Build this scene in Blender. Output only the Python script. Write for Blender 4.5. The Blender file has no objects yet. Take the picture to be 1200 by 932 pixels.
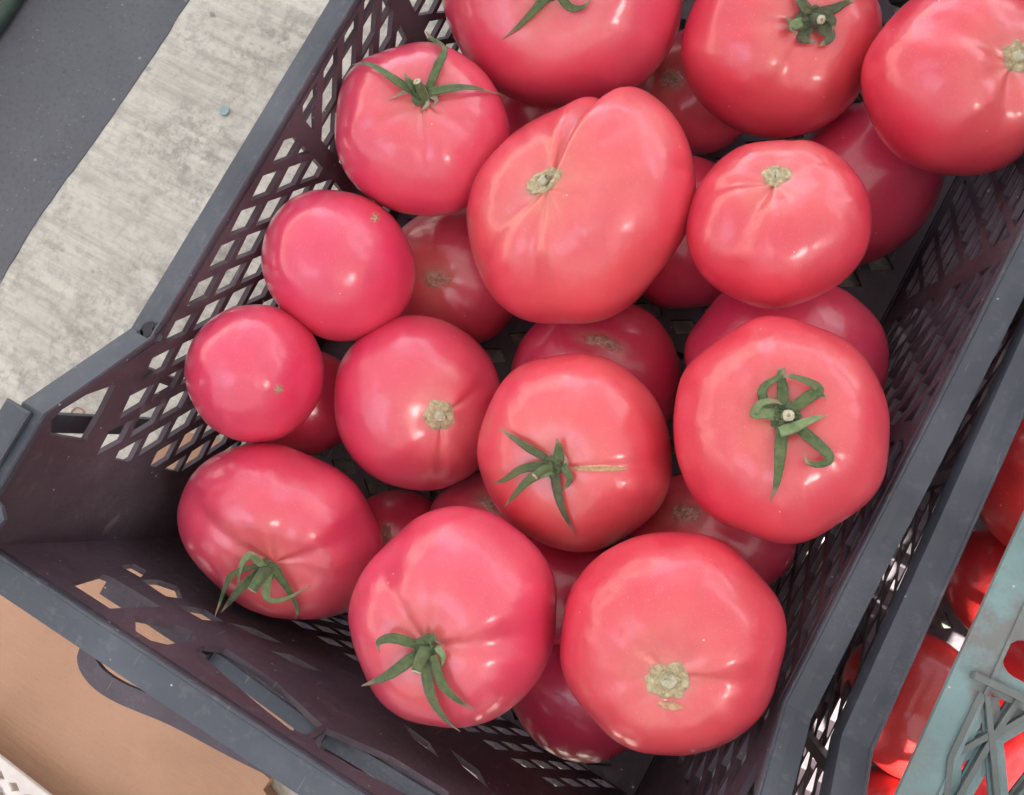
import bpy, bmesh, math, random
from mathutils import Vector, Matrix, noise
from mathutils.bvhtree import BVHTree
random.seed(7)
SC = bpy.context.scene
COL = SC.collection
RAD = math.radians

# ------------------------------------------------------------------ camera
CR = [Vector((0.8661, 0.4848, -0.1219)), Vector((0.4645, -0.8706, -0.1625)), Vector((-0.1849, 0.0841, -0.9792))]
CR[2].normalize()
CR[0] = (CR[0] - CR[2] * CR[0].dot(CR[2])).normalized()
CR[1] = CR[2].cross(CR[0])
CPOS = Vector((0.0685, -0.0439, 0.4946))
cam = bpy.data.cameras.new('camera')
camo = bpy.data.objects.new('camera', cam)
COL.objects.link(camo)
m = Matrix.Identity(4)
for i in range(3):
    m[i][0] = CR[0][i]; m[i][1] = -CR[1][i]; m[i][2] = -CR[2][i]; m[i][3] = CPOS[i]
camo.matrix_world = m
cam.lens = 30.0
cam.sensor_width = 36.0
cam.clip_start = 0.01
cam.clip_end = 200
SC.camera = camo

# ------------------------------------------------------------------ light
SUN_EL, SUN_AZ = RAD(48), RAD(100)          # azimuth clockwise from +Y
SUN = Vector((math.sin(SUN_AZ) * math.cos(SUN_EL), math.cos(SUN_AZ) * math.cos(SUN_EL), math.sin(SUN_EL)))
w = bpy.data.worlds.new('World'); SC.world = w; w.use_nodes = True
nt = w.node_tree
bg = nt.nodes['Background']
sky = nt.nodes.new('ShaderNodeTexSky'); sky.sky_type = 'NISHITA'; sky.sun_disc = False
sky.sun_elevation = SUN_EL; sky.sun_rotation = SUN_AZ
sky.dust_density = 3.0; sky.air_density = 1.0; sky.ozone_density = 1.0
hs = nt.nodes.new('ShaderNodeHueSaturation'); hs.inputs['Saturation'].default_value = 0.5
nt.links.new(sky.outputs[0], hs.inputs['Color']); nt.links.new(hs.outputs[0], bg.inputs['Color'])
bg.inputs['Strength'].default_value = 0.15
sl = bpy.data.lights.new('sun', 'SUN'); sl.energy = 4.0; sl.angle = RAD(0.5); sl.color = (1, .95, .87)
so = bpy.data.objects.new('sun', sl); COL.objects.link(so)
so.rotation_euler = SUN.to_track_quat('Z', 'Y').to_euler()
SC.view_settings.view_transform = 'Standard'; SC.view_settings.look = 'None'
SC.view_settings.gamma = 1.0
SC.view_settings.exposure = 2.83
SC.cycles.max_bounces = 8

# ------------------------------------------------------------------ helpers
def ray(px, py):
    return (CR[0] * ((px - 600) / 1000) + CR[1] * ((py - 466) / 1000) + CR[2])
def atz(px, py, z):
    d = ray(px, py)
    return CPOS + d * ((z - CPOS.z) / d.z)
def proj(P):
    q = P - CPOS
    z = q.dot(CR[2])
    return q.dot(CR[0]) / z * 1000 + 600, q.dot(CR[1]) / z * 1000 + 466
def link(name, me, mat=None, parent=None):
    o = bpy.data.objects.new(name, me)
    COL.objects.link(o)
    if mat is not None:
        me.materials.append(mat)
    if parent is not None:
        o.parent = parent
    return o
def obj(name, bm, mat, parent=None, smooth=False, bev=0):
    if bev:
        es = [e for e in bm.edges if len(e.link_faces) == 2 and e.calc_face_angle(0) > 0.6]
        bmesh.ops.bevel(bm, geom=es, offset=bev, segments=2, profile=.6, affect='EDGES', clamp_overlap=True)
    bmesh.ops.recalc_face_normals(bm, faces=bm.faces[:])
    me = bpy.data.meshes.new(name)
    bm.to_mesh(me); bm.free()
    for p in me.polygons: p.use_smooth = smooth
    return link(name, me, mat, parent)
def tag(o, label, cat, group=None, kind=None):
    if label: o['label'] = label
    if cat: o['category'] = cat
    if group: o['group'] = group
    if kind: o['kind'] = kind
    return o
def empty(name, loc=(0, 0, 0), rz=0):
    o = bpy.data.objects.new(name, None); COL.objects.link(o)
    o.location = loc; o.rotation_euler = (0, 0, rz); o.empty_display_size = .05
    return o
def bmbox(bm, x0, x1, y0, y1, z0, z1, M=None):
    vs = [bm.verts.new(Vector((x, y, z)) if M is None else M @ Vector((x, y, z)))
          for x in (x0, x1) for y in (y0, y1) for z in (z0, z1)]
    for f in ((0, 1, 3, 2), (4, 6, 7, 5), (0, 4, 5, 1), (2, 3, 7, 6), (0, 2, 6, 4), (1, 5, 7, 3)):
        bm.faces.new([vs[i] for i in f])
def panel(outline, holes, thick, M, bevel=0.0):
    """flat plate with holes, local xy -> M ; thickness centred on the plane"""
    cu = bpy.data.curves.new('c', 'CURVE'); cu.dimensions = '2D'; cu.fill_mode = 'BOTH'
    cu.extrude = thick / 2 - bevel; cu.bevel_depth = bevel; cu.bevel_resolution = 0
    if bevel: cu.offset = -bevel
    for pts in [outline] + holes:
        sp = cu.splines.new('POLY'); sp.points.add(len(pts) - 1); sp.use_cyclic_u = True
        for i, p in enumerate(pts): sp.points[i].co = (p[0], p[1], 0, 1)
    o = bpy.data.objects.new('c', cu); COL.objects.link(o)
    bpy.context.view_layer.update()
    dg = bpy.context.evaluated_depsgraph_get()
    me = bpy.data.meshes.new_from_object(o.evaluated_get(dg))
    bm = bmesh.new(); bm.from_mesh(me)
    bpy.data.objects.remove(o); bpy.data.curves.remove(cu); bpy.data.meshes.remove(me)
    bmesh.ops.remove_doubles(bm, verts=bm.verts[:], dist=1e-6)
    bmesh.ops.transform(bm, matrix=M, verts=bm.verts[:])
    return bm
def rrect(x0, x1, y0, y1, r, n=4):
    out = []
    for cx, cy, a0 in ((x1 - r, y1 - r, 0), (x0 + r, y1 - r, 90), (x0 + r, y0 + r, 180), (x1 - r, y0 + r, 270)):
        for k in range(n + 1):
            a = RAD(a0 + 90 * k / n)
            out.append((cx + r * math.cos(a), cy + r * math.sin(a)))
    return out
def jit(pts, a=.0004):
    return [(p[0] + random.uniform(-a, a), p[1] + random.uniform(-a, a)) for p in pts]
def sweep(path, prof, closed=False, up=Vector((0, 0, 1))):
    """prof = list of (side, up) offsets; path = list of Vectors"""
    bm = bmesh.new(); rings = []
    n = len(path)
    for i, p in enumerate(path):
        a = path[max(0, i - 1)]; b = path[min(n - 1, i + 1)]
        if i == 0 or i == n - 1:
            t = (b - a).normalized(); s = 1
        else:
            t1 = (p - a).normalized(); t2 = (b - p).normalized(); t = (t1 + t2).normalized(); s = 1 / max(.4, t.dot(t1))
        side = t.cross(up).normalized()
        u = side.cross(t).normalized()
        hor = abs(t.z) > .02
        rings.append([bm.verts.new(p + side * q[0] + u * q[1] * (s if hor else 1)) for q in prof])
    for i in range(n - 1):
        for k in range(len(prof)):
            k2 = (k + 1) % len(prof)
            bm.faces.new((rings[i][k], rings[i][k2], rings[i + 1][k2], rings[i + 1][k]))
    bm.faces.new(rings[0][::-1]); bm.faces.new(rings[-1])
    return bm
def catmull(P, n=6):
    P = [Vector(p) for p in P]
    if len(P) < 3: return [P[0].lerp(P[-1], k / n) for k in range(n + 1)]
    Q = [2 * P[0] - P[1]] + P + [2 * P[-1] - P[-2]]
    out = []
    for i in range(1, len(Q) - 2):
        for k in range(n):
            t = k / n
            a, b, c, d = Q[i - 1], Q[i], Q[i + 1], Q[i + 2]
            out.append(.5 * ((2 * b) + (c - a) * t + (2 * a - 5 * b + 4 * c - d) * t * t + (3 * b - a - 3 * c + d) * t ** 3))
    out.append(P[-1])
    return out

# ------------------------------------------------------------------ materials
class N:
    def __init__(s, name):
        s.m = bpy.data.materials.new(name); s.m.use_nodes = True
        s.t = s.m.node_tree; s.b = s.t.nodes['Principled BSDF']
    def n(s, kind, **kw):
        x = s.t.nodes.new(kind)
        for k, v in kw.items():
            if k in x.inputs.keys(): x.inputs[k].default_value = v
            else: setattr(x, k, v)
        return x
    def l(s, a, b): s.t.links.new(a, b)
    def co(s, scale=(1, 1, 1), rot=(0, 0, 0)):
        tc = s.n('ShaderNodeTexCoord'); mp = s.n('ShaderNodeMapping')
        mp.inputs['Scale'].default_value = scale; mp.inputs['Rotation'].default_value = rot
        s.l(tc.outputs['Object'], mp.inputs[0]); return mp.outputs[0]
    def noise(s, v, scale, detail=4, rough=.5):
        x = s.n('ShaderNodeTexNoise', Scale=scale, Detail=detail, Roughness=rough); s.l(v, x.inputs['Vector']); return x.outputs['Fac']
    def ramp(s, fac, stops):
        r = s.n('ShaderNodeValToRGB'); e = r.color_ramp.elements
        while len(e) < len(stops): e.new(.5)
        for i, (p, c) in enumerate(stops):
            e[i].position = p; e[i].color = (c, c, c, 1) if isinstance(c, (int, float)) else (*c, 1)
        s.l(fac, r.inputs[0]); return r.outputs[0]
    def mix(s, f, a, b, mode='MIX'):
        x = s.n('ShaderNodeMix', data_type='RGBA', blend_type=mode)
        for sock, v in ((x.inputs[0], f), (x.inputs[6], a), (x.inputs[7], b)):
            if isinstance(v, bpy.types.NodeSocket): s.l(v, sock)
            elif isinstance(v, (int, float)) and sock.type == 'VALUE': sock.default_value = v
            else: sock.default_value = (*v, 1) if not isinstance(v, (int, float)) else (v, v, v, 1)
        return x.outputs[2]
    def bump(s, h, strength=.3, dist=.001):
        b = s.n('ShaderNodeBump', Strength=strength, Distance=dist); s.l(h, b.inputs['Height']); s.l(b.outputs[0], s.b.inputs['Normal'])
    def specks(s, v, scale, size, thr):
        """small round specks: voronoi cells, only some carry one"""
        vo = s.n('ShaderNodeTexVoronoi', Scale=scale); s.l(v, vo.inputs['Vector'])
        d = s.ramp(vo.outputs['Distance'], [(size * .6, 1), (size, 0)])
        sep = s.n('ShaderNodeSeparateColor'); s.l(vo.outputs['Color'], sep.inputs[0])
        g = s.ramp(sep.outputs[0], [(thr, 0), (thr + .01, 1)])
        mu = s.n('ShaderNodeMath', operation='MULTIPLY'); s.l(d, mu.inputs[0]); s.l(g, mu.inputs[1])
        return mu.outputs[0]

def plastic(name, col, rough=.42, dust=.5, dcol=(.35, .34, .33), worn=None):
    q = N(name); v = q.co()
    n1 = q.noise(v, 14, 5, .6); n2 = q.noise(v, 160, 4, .6)
    c = q.mix(q.ramp(n1, [(.4, 0), (.75, 1)]), col, tuple(min(1, x * 1.6 + .012) for x in col))
    f = q.ramp(n2, [(.56, 0), (.8, dust * .35)])
    c = q.mix(f, c, dcol)
    sp = q.specks(v, 260, .13, .93)
    c = q.mix(sp, c, (.5, .5, .5))
    sp2 = q.specks(v, 110, .10, .95)
    c = q.mix(sp2, c, (.55, .55, .53))
    v3 = q.co((300, 26, 40), (.3, .4, .9)); sc_ = q.noise(v3, 1.0, 3, .6)
    c = q.mix(q.ramp(sc_, [(.66, 0), (.74, .5)]), c, dcol)
    n4 = q.noise(v, 7, 4, .7); n5 = q.noise(v, 900, 3, .6)
    mm = q.n('ShaderNodeMath', operation='MULTIPLY'); q.l(q.ramp(n4, [(.5, 0), (.7, 1)]), mm.inputs[0]); q.l(q.ramp(n5, [(.5, 0), (.7, .8)]), mm.inputs[1])
    c = q.mix(mm.outputs[0], c, tuple(x * .5 for x in dcol))
    if worn:
        n3 = q.noise(v, 38, 6, .7)
        c = q.mix(q.ramp(n3, [(.47, 0), (.62, .85)]), c, worn)
    q.l(c, q.b.inputs['Base Color'])
    q.l(q.ramp(n2, [(.3, rough - .06), (.75, rough + .2)]), q.b.inputs['Roughness'])
    q.bump(q.noise(v, 420, 3, .6), .25, .0006)
    return q.m
M_DARK = plastic('dark_crate_plastic_bounce_tint', (.066, .050, .062), .46, .5)  # maroon tomato bounce and lifted blacks put into the base colour
M_RIM = plastic('dark_crate_rim_sky_tint', (.056, .066, .080), .42, .6)  # same plastic, with the blue of the reflected sky put into its colour
M_CHIP = plastic('black_chipped_plastic', (.012, .013, .016), .5, .2)
M_GREEN = plastic('teal_crate_plastic', (.12, .20, .20), .42, .7, (.3, .27, .25), worn=(.15, .145, .135))
M_GRUB = plastic('grimy_rib_plastic', (.085, .105, .098), .6, .8, (.25, .2, .18))

def tomato_mat(name, hue, dark=1.0):
    q = N(name); v = q.co()
    at = q.n('ShaderNodeAttribute', attribute_name='stemd')
    n1 = q.noise(v, 22, 3, .5)
    base = q.mix(q.ramp(n1, [(.35, 0), (.7, 1)]), hue, tuple(x * y for x, y in zip(hue, (1.06, 1.9, 1.15))))
    # paler, more orange skin round the stem, fine streaks running away from it
    halo = q.ramp(at.outputs['Fac'], [(.0, 1), (.06, .6), (.22, .16), (.5, 0)])
    n2 = q.noise(v, 60, 4, .6)
    hm = q.n('ShaderNodeMath', operation='MULTIPLY'); q.l(halo, hm.inputs[0]); q.l(q.ramp(n2, [(.3, .35), (.7, 1)]), hm.inputs[1])
    base = q.mix(hm.outputs[0], base, (.66, .22, .15))
    fine = q.ramp(q.noise(v, 1500, 2, .5), [(.62, 0), (.75, 1)])
    fm = q.n('ShaderNodeMath', operation='MULTIPLY'); fm.inputs[1].default_value = .22; q.l(fine, fm.inputs[0])
    base = q.mix(fm.outputs[0], base, (.8, .45, .38))
    dust = q.specks(v, 190, .075, .90)
    dm = q.n('ShaderNodeMath', operation='MULTIPLY'); dm.inputs[1].default_value = .8; q.l(dust, dm.inputs[0])
    base = q.mix(dm.outputs[0], base, (.85, .62, .5))
    sa = q.n('ShaderNodeAttribute', attribute_name='scarm')
    sn = q.noise(v, 85, 5, .75); sn2 = q.noise(v, 420, 4, .7)
    sm = q.n('ShaderNodeMath', operation='MULTIPLY_ADD'); q.l(sn, sm.inputs[0]); sm.inputs[1].default_value = .75; q.l(sa.outputs['Fac'], sm.inputs[2])
    rim_ = q.ramp(sm.outputs[0], [(.48, 0), (.70, .55)]); core = q.ramp(sm.outputs[0], [(.74, 0), (.84, .85)])
    base = q.mix(rim_, base, (.60, .20, .17))
    cork = q.mix(q.ramp(sn2, [(.42, 0), (.6, 1)]), (.30, .17, .12), (.60, .44, .31))
    base = q.mix(core, base, cork)
    core_f = core
    q.l(base, q.b.inputs['Base Color'])
    b = q.b
    b.inputs['Subsurface Weight'].default_value = .3
    b.inputs['Subsurface Radius'].default_value = (.006, .0015, .001)
    b.inputs['Subsurface Scale'].default_value = 1.0
    q.l(q.ramp(q.noise(v, 35, 4, .6), [(.3, .30), (.7, .42)]), b.inputs['Roughness'])
    b.inputs['Specular IOR Level'].default_value = .6
    b.inputs['Coat Weight'].default_value = .8
    b.inputs['Coat Roughness'].default_value = .17
    bp0 = q.n('ShaderNodeBump', Strength=.9, Distance=.0014)
    hm2 = q.n('ShaderNodeMath', operation='MULTIPLY'); q.l(core_f, hm2.inputs[0]); q.l(sn2, hm2.inputs[1]); q.l(hm2.outputs[0], bp0.inputs['Height'])
    bp = q.n('ShaderNodeBump', Strength=.42, Distance=.0020); q.l(bp0.outputs[0], bp.inputs['Normal'])
    q.l(q.noise(v, 52, 3, .5), bp.inputs['Height']); q.l(bp.outputs[0], b.inputs['Normal'])
    q.l(bp.outputs[0], b.inputs['Coat Normal'])
    return q.m
TM = [tomato_mat('tomato_skin_pink', (.68, .036, .110)), tomato_mat('tomato_skin_red', (.65, .030, .074)),
      tomato_mat('tomato_skin_coral', (.69, .050, .096))]

TM.append(tomato_mat('tomato_skin_deep_red', (.60, .024, .032)))
def simple(name, c1, c2, scale, rough=.6, bs=.4, bd=.0008, sss=0):
    q = N(name); v = q.co()
    f = q.noise(v, scale, 5, .65)
    q.l(q.mix(q.ramp(f, [(.32, 0), (.68, 1)]), c1, c2), q.b.inputs['Base Color'])
    q.b.inputs['Roughness'].default_value = rough
    if sss:
        q.b.inputs['Subsurface Weight'].default_value = sss; q.b.inputs['Subsurface Radius'].default_value = (.001, .001, .0005)
    q.bump(q.noise(v, scale * 2.2, 4, .7), bs, bd)
    return q.m
M_SEPDRY = simple('dried_sepal_tip', (.22, .19, .12), (.38, .33, .24), 300, .7)
M_CUT = simple('cut_stem_pale', (.42, .40, .26), (.62, .60, .45), 700, .7)
M_SCAR = simple('stem_scar_tan', (.36, .27, .14), (.74, .67, .42), 420, .75, .9, .0015)
M_SCARD = simple('corky_scar_brown', (.50, .20, .15), (.66, .42, .29), 300, .8, .9, .0015)
M_CRACK = simple('healed_crack', (.50, .22, .14), (.66, .50, .26), 500, .6, .6)

M_WHITE = simple('white_plastic', (.62, .58, .53), (.75, .72, .67), 60, .55, .2)
M_CAP = simple('teal_plastic_disc', (.22, .34, .36), (.30, .42, .43), 300, .45, .2)
M_LEATHER = simple('brown_shoe_leather', (.10, .05, .05), (.20, .12, .11), 120, .55, .4)
M_SOLE = simple('tan_shoe_welt', (.42, .27, .17), (.5, .33, .22), 100, .6, .2)
M_SOLEG = simple('green_shoe_sole', (.05, .085, .07), (.08, .12, .10), 100, .6, .2)
M_TWIG = simple('dry_tendril', (.25, .12, .09), (.36, .2, .14), 200, .8, .2)

def card_mat():
    q = N('cardboard'); v = q.co(); v2 = q.co((30, 260, 1), (0, 0, RAD(-12)))
    c = q.mix(q.ramp(q.noise(v, 16, 5, .6), [(.3, 0), (.7, 1)]), (.40, .235, .145), (.48, .29, .185))
    c = q.mix(q.ramp(q.noise(v2, 1, 5, .7), [(.56, 0), (.80, .35)]), c, (.54, .36, .25))
    c = q.mix(q.ramp(q.noise(v, 500, 4, .7), [(.55, 0), (.75, .4)]), c, (.30, .17, .10))
    q.l(c, q.b.inputs['Base Color']); q.b.inputs['Roughness'].default_value = .85
    q.bump(q.noise(v2, 1, 5, .7), .5, .0012)
    return q.m
M_CARD = card_mat()
def sepal_mat(name, c1, c2):
    q = N(name); v = q.co()
    at = q.n('ShaderNodeAttribute', attribute_name='tipd')
    f = q.noise(v, 330, 5, .7); f2 = q.noise(v, 90, 3, .6)
    c = q.mix(q.ramp(f, [(.32, 0), (.68, 1)]), c1, c2)
    c = q.mix(q.ramp(f2, [(.5, 0), (.75, .5)]), c, (.16, .15, .06))
    ad = q.n('ShaderNodeMath', operation='MULTIPLY_ADD'); q.l(f2, ad.inputs[0]); ad.inputs[1].default_value = .35; q.l(at.outputs['Fac'], ad.inputs[2])
    c = q.mix(q.ramp(ad.outputs[0], [(.92, 0), (1.12, .9)]), c, (.26, .20, .12))
    q.l(c, q.b.inputs['Base Color']); q.b.inputs['Roughness'].default_value = .6
    q.b.inputs['Sheen Weight'].default_value = .25
    q.bump(q.noise(v, 900, 3, .7), .6, .0008)
    return q.m
M_SEP = sepal_mat('sepal_green', (.042, .078, .022), (.115, .17, .055))
M_SEPD = sepal_mat('sepal_dark_olive', (.035, .055, .022), (.10, .12, .05))
M_SEPL = sepal_mat('sepal_pale_green', (.11, .19, .07), (.22, .31, .13))
def concrete_mat():
    q = N('brushed_concrete'); tc = q.n('ShaderNodeTexCoord')
    def mp(scale, rz=0):
        x = q.n('ShaderNodeMapping'); x.inputs['Scale'].default_value = scale; x.inputs['Rotation'].default_value = (0, 0, rz)
        q.l(tc.outputs['Object'], x.inputs[0]); return x.outputs[0]
    a = q.noise(mp((1, 1, 1)), 9, 6, .65)
    st = q.noise(mp((14, 150, 1), RAD(4)), 1.0, 6, .7)
    st2 = q.noise(mp((5, 60, 1), RAD(2)), 1.0, 4, .6)
    b = q.noise(mp((1, 1, 1)), 150, 6, .75)
    c = q.mix(q.ramp(a, [(.3, 0), (.7, 1)]), (.56, .55, .465), (.71, .70, .61))
    c = q.mix(q.ramp(st, [(.45, .0), (.66, .6)]), c, (.37, .35, .30))
    c = q.mix(q.ramp(st2, [(.55, 0), (.75, .5)]), c, (.78, .75, .68))
    c = q.mix(q.ramp(b, [(.50, 0), (.70, .5)]), c, (.38, .37, .34))
    vo = q.n('ShaderNodeTexVoronoi', Scale=45); q.l(tc.outputs['Object'], vo.inputs['Vector'])
    d = q.noise(mp((1, 1.0, 1)), 75, 6, .75); d2 = q.noise(mp((1, 1, 1), .7), 16, 3, .6)
    dd = q.n('ShaderNodeMath', operation='MULTIPLY'); q.l(q.ramp(d, [(.44, 0), (.60, .9)]), dd.inputs[0]); q.l(q.ramp(d2, [(.40, .15), (.65, 1)]), dd.inputs[1])
    c = q.mix(dd.outputs[0], c, (.30, .29, .255))
    e = q.noise(mp((1, 1, 1), .3), 60, 2, .5)
    c = q.mix(q.ramp(e, [(.70, 0), (.76, .7)]), c, (.17, .16, .15))
    q.l(c, q.b.inputs['Base Color']); q.b.inputs['Roughness'].default_value = .85
    ad = q.n('ShaderNodeMath', operation='ADD'); q.l(st, ad.inputs[0]); q.l(b, ad.inputs[1])
    ad2 = q.n('ShaderNodeMath', operation='ADD'); q.l(ad.outputs[0], ad2.inputs[0]); q.l(st2, ad2.inputs[1])
    q.bump(ad2.outputs[0], .9, .0022)
    return q.m
M_CONC = concrete_mat()
def asphalt_mat():
    q = N('asphalt'); v = q.co()
    a = q.noise(v, 12, 5, .6); b = q.noise(v, 320, 4, .7)
    c = q.mix(q.ramp(a, [(.3, 0), (.7, 1)]), (.092, .098, .110), (.122, .129, .142))
    c = q.mix(q.ramp(b, [(.5, 0), (.75, .5)]), c, (.055, .055, .06))
    c = q.mix(q.specks(v, 150, .2, .93), c, (.26, .25, .25))
    c = q.mix(q.specks(v, 380, .25, .86), c, (.19, .19, .19))
    q.l(c, q.b.inputs['Base Color']); q.b.inputs['Roughness'].default_value = .8
    q.bump(b, .6, .0012)
    return q.m
M_ASPH = asphalt_mat()
def fabric_mat(name, col, trans):
    q = N(name); v = q.co()
    q.l(q.mix(q.noise(v, 5, 4, .6), col, tuple(x * .85 for x in col)), q.b.inputs['Base Color'])
    q.b.inputs['Roughness'].default_value = .9
    tr = q.n('ShaderNodeBsdfTranslucent'); tr.inputs['Color'].default_value = (*col, 1)
    mx = q.n('ShaderNodeMixShader'); mx.inputs[0].default_value = trans
    q.l(q.b.outputs[0], mx.inputs[1]); q.l(tr.outputs[0], mx.inputs[2])
    q.l(mx.outputs[0], q.t.nodes['Material Output'].inputs['Surface'])
    return q.m
M_AWN = fabric_mat('awning_canvas', (.54, .50, .51), .13)
M_POLE = simple('painted_steel_pole', (.45, .45, .45), (.5, .5, .5), 20, .4, .1)

# ------------------------------------------------------------------ ground
bm = bmesh.new(); bmbox(bm, -40, 40, -40, 40, -.3, 0)
tag(obj('ground', bm, M_CONC), None, None, kind='structure')
ex = [(a, b) for a, b in ((-.30, .42), (-.33, .25), (-.350, .155))]
edge_px = [(232, -24), (216, 0), (188, 44), (159, 88), (140, 115), (120, 145), (81, 198), (42, 251), (20, 286), (0, 322), (-40, 390)]
ew = [atz(a, b, .004) for a, b in edge_px]
pts = [(p.x, p.y) for p in ew]
fine = []
for i in range(len(pts) - 1):
    for k in range(6):
        t = k / 6; x = pts[i][0] * (1 - t) + pts[i + 1][0] * t; y = pts[i][1] * (1 - t) + pts[i + 1][1] * t
        fine.append((x + noise.noise((x * 90, y * 90, 0)) * .0008, y))
fine.append(pts[-1])
dx = (fine[-1][0] - fine[0][0]) / (fine[-1][1] - fine[0][1])
poly = [(fine[0][0] + (12 - fine[0][1]) * dx, 12)] + fine + [(fine[-1][0] + (-12 - fine[-1][1]) * dx, -12), (-30, -12), (-30, 12)]
bm = panel(poly, [], .0006, Matrix.Translation((0, 0, .0004)))
tag(obj('road', bm, M_ASPH), None, None, kind='structure')

# ------------------------------------------------------------------ dark crate
HW, YE, YF, H = .15, -.170, .330, .150          # half width inside, near end, far end, low rim height
KY, RD, RH = .067, .044, .036
K = .01 / .14
ymid = (YE + YF) / 2
def rimz(y):
    d = abs(y - ymid); d0 = (YF - YE) / 2 - (abs(YE) - KY)       # distance of the kink from the middle
    t = min(1, max(0, (d - d0) / RD))
    return H + RH * t
def side_wall(sx):
    # local panel coords (u = y, v = z) -> world, leaning inwards towards the floor
    out = [(YE, .0), (YF, .0)]
    zt = .004
    top = [(YF, rimz(YF) - zt), (YF - (abs(YE) - KY) + RD, rimz(YF) - zt), (YF - (abs(YE) - KY), H - zt), (-KY, H - zt), (-KY - RD, H + RH - zt), (YE, H + RH - zt)]
    out += top
    holes = []
    def clip(q, ax_, v, keep_less):
        o = []
        for a, b in zip(q, q[1:] + q[:1]):
            ia = (a[ax_] <= v) if keep_less else (a[ax_] >= v); ib = (b[ax_] <= v) if keep_less else (b[ax_] >= v)
            if ia: o.append(a)
            if ia != ib:
                t = (v - a[ax_]) / (b[ax_] - a[ax_]); o.append((a[0] + (b[0] - a[0]) * t, a[1] + (b[1] - a[1]) * t))
        return o
    def area(q): return abs(sum(a[0] * b[1] - b[0] * a[1] for a, b in zip(q, q[1:] + q[:1]))) / 2
    def add(q, lo, hi):
        q = jit(q)
        for (ax_, v, k) in ((0, lo, False), (0, hi, True), (1, .022, False)):
            q = clip(q, ax_, v, k)
            if len(q) < 3: return
        if area(q) > 2.2e-5: holes.append(q)
    def fieldA(lo, hi, y00):
        for r in range(9):
            zt = .1425 - .0134 * r; zb = zt - .0106
            for i in range(-16, 22):
                y = y00 + .019 * i + .0115 * r
                kk = 1.0 if y > -.06 else .86
                add([(y, zt - .0010), (y + .0135 * kk, zt + .0004), (y + .0135 * kk + .0092, zb + .0004), (y + .0092, zb - .0006)], lo, hi)
    def fieldB(lo, hi, y00):
        for r in range(10):
            if r == 0: zt, zb, sh = .1442, .1378, .0055
            else: zt = .1358 - .0130 * (r - 1); zb = zt - .0108; sh = .0096
            for i in range(-16, 22):
                y = y00 + .019 * i - (0 if r == 0 else .0075 + .0112 * (r - 1))
                add([(y, zt), (y + .0132, zt + .0003), (y + .0132 - sh, zb), (y - sh, zb)], lo, hi)
    fieldA(-.124, .0465, .009)
    fieldB(.0555, .1285, .0975)
    fieldA(.1405, .218, .1445)
    fieldB(.231, YF - .046, .2355)
    # hand opening in the raised end parts
    for s in (-1, 1):
        yy = lambda d: ymid + s * d
        d = lambda y: ymid - y
        hp = [(-.1190, .174), (-.1135, .178), (-.1075, .176), (-.099, .168), (-.0905, .1555), (-.104, .1535), (-.1185, .1540)]
        holes.append(jit([(yy(d(a)), b) for a, b in hp], .0005))
    # local (u,v,w): u->Y, v-> up the leaning wall, w -> outwards
    def f(u, v, w): return Vector((sx * (HW - (H - v) * K + w), u, v))
    Mx = Matrix(((0, sx * K, sx, sx * (HW - H * K) + sx * .0013), (1, 0, 0, 0), (0, 1, 0, 0), (0, 0, 0, 1)))
    return panel(out, holes, .0026, Mx)
RIBS = [-.045 + .0 * 0 - 10, .0505, .1345, .225]
def end_wall(sy):
    out = [(-.140, 0), (.140, 0)]
    W = HW
    out = [(-.1405, .0), (.1405, .0), (.1525, .168), (-.1525, .168)]
    holes = []
    hp = [[(-.1185, .160), (-.1215, .136), (-.117, .133), (-.092, .131), (-.0985, .160)],
          [(-.0905, .153), (-.0785, .1385), (-.071, .1345), (-.067, .140), (-.069, .158), (-.0745, .1635), (-.0815, .1635)],
          [(-.061, .149), (-.0615, .140), (-.056, .131), (-.03, .1325), (-.001, .1425), (-.0015, .158), (-.006, .162), (-.02, .159), (-.04, .155)],
          [(-.1255, .1175), (-.1245, .1075), (-.118, .1065), (-.114, .1165)],
          [(-.1125, .119), (-.110, .108), (-.102, .1025), (-.0935, .112), (-.097, .1195)],
          [(-.091, .121), (-.083, .1085), (-.072, .108), (-.077, .119)],
          [(-.070, .106), (-.055, .101), (-.046, .092), (-.062, .095)],
          [(-.0445, .107), (-.030, .104), (-.022, .096), (-.038, .098)]]
    for h in hp:
        holes.append(jit(h, .0006)); 
        holes.append(jit([(-a, b) for a, b in h][::-1], .0006))
    for r in range(4):
        z = .018 + r * .0125
        for i in range(-8, 8):
            x = i * .0165 + (.0083 if r % 2 else 0) + .006
            if abs(x) > .124: continue
            holes.append(jit([(x - .0072, z + .0042), (x - .001, z - .0038), (x + .0068, z - .0040), (x + .001, z + .0040)]))
    # deeper slots right of the centre strut seen end on
    y0 = YE if sy < 0 else YF
    Mx = Matrix(((1, 0, 0, 0), (0, sy * K, sy, y0 - sy * H * K * 1.15 + sy * .0013), (0, 1, 0, 0), (0, 0, 0, 1)))
    return panel(out, holes, .0026, Mx)
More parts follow.
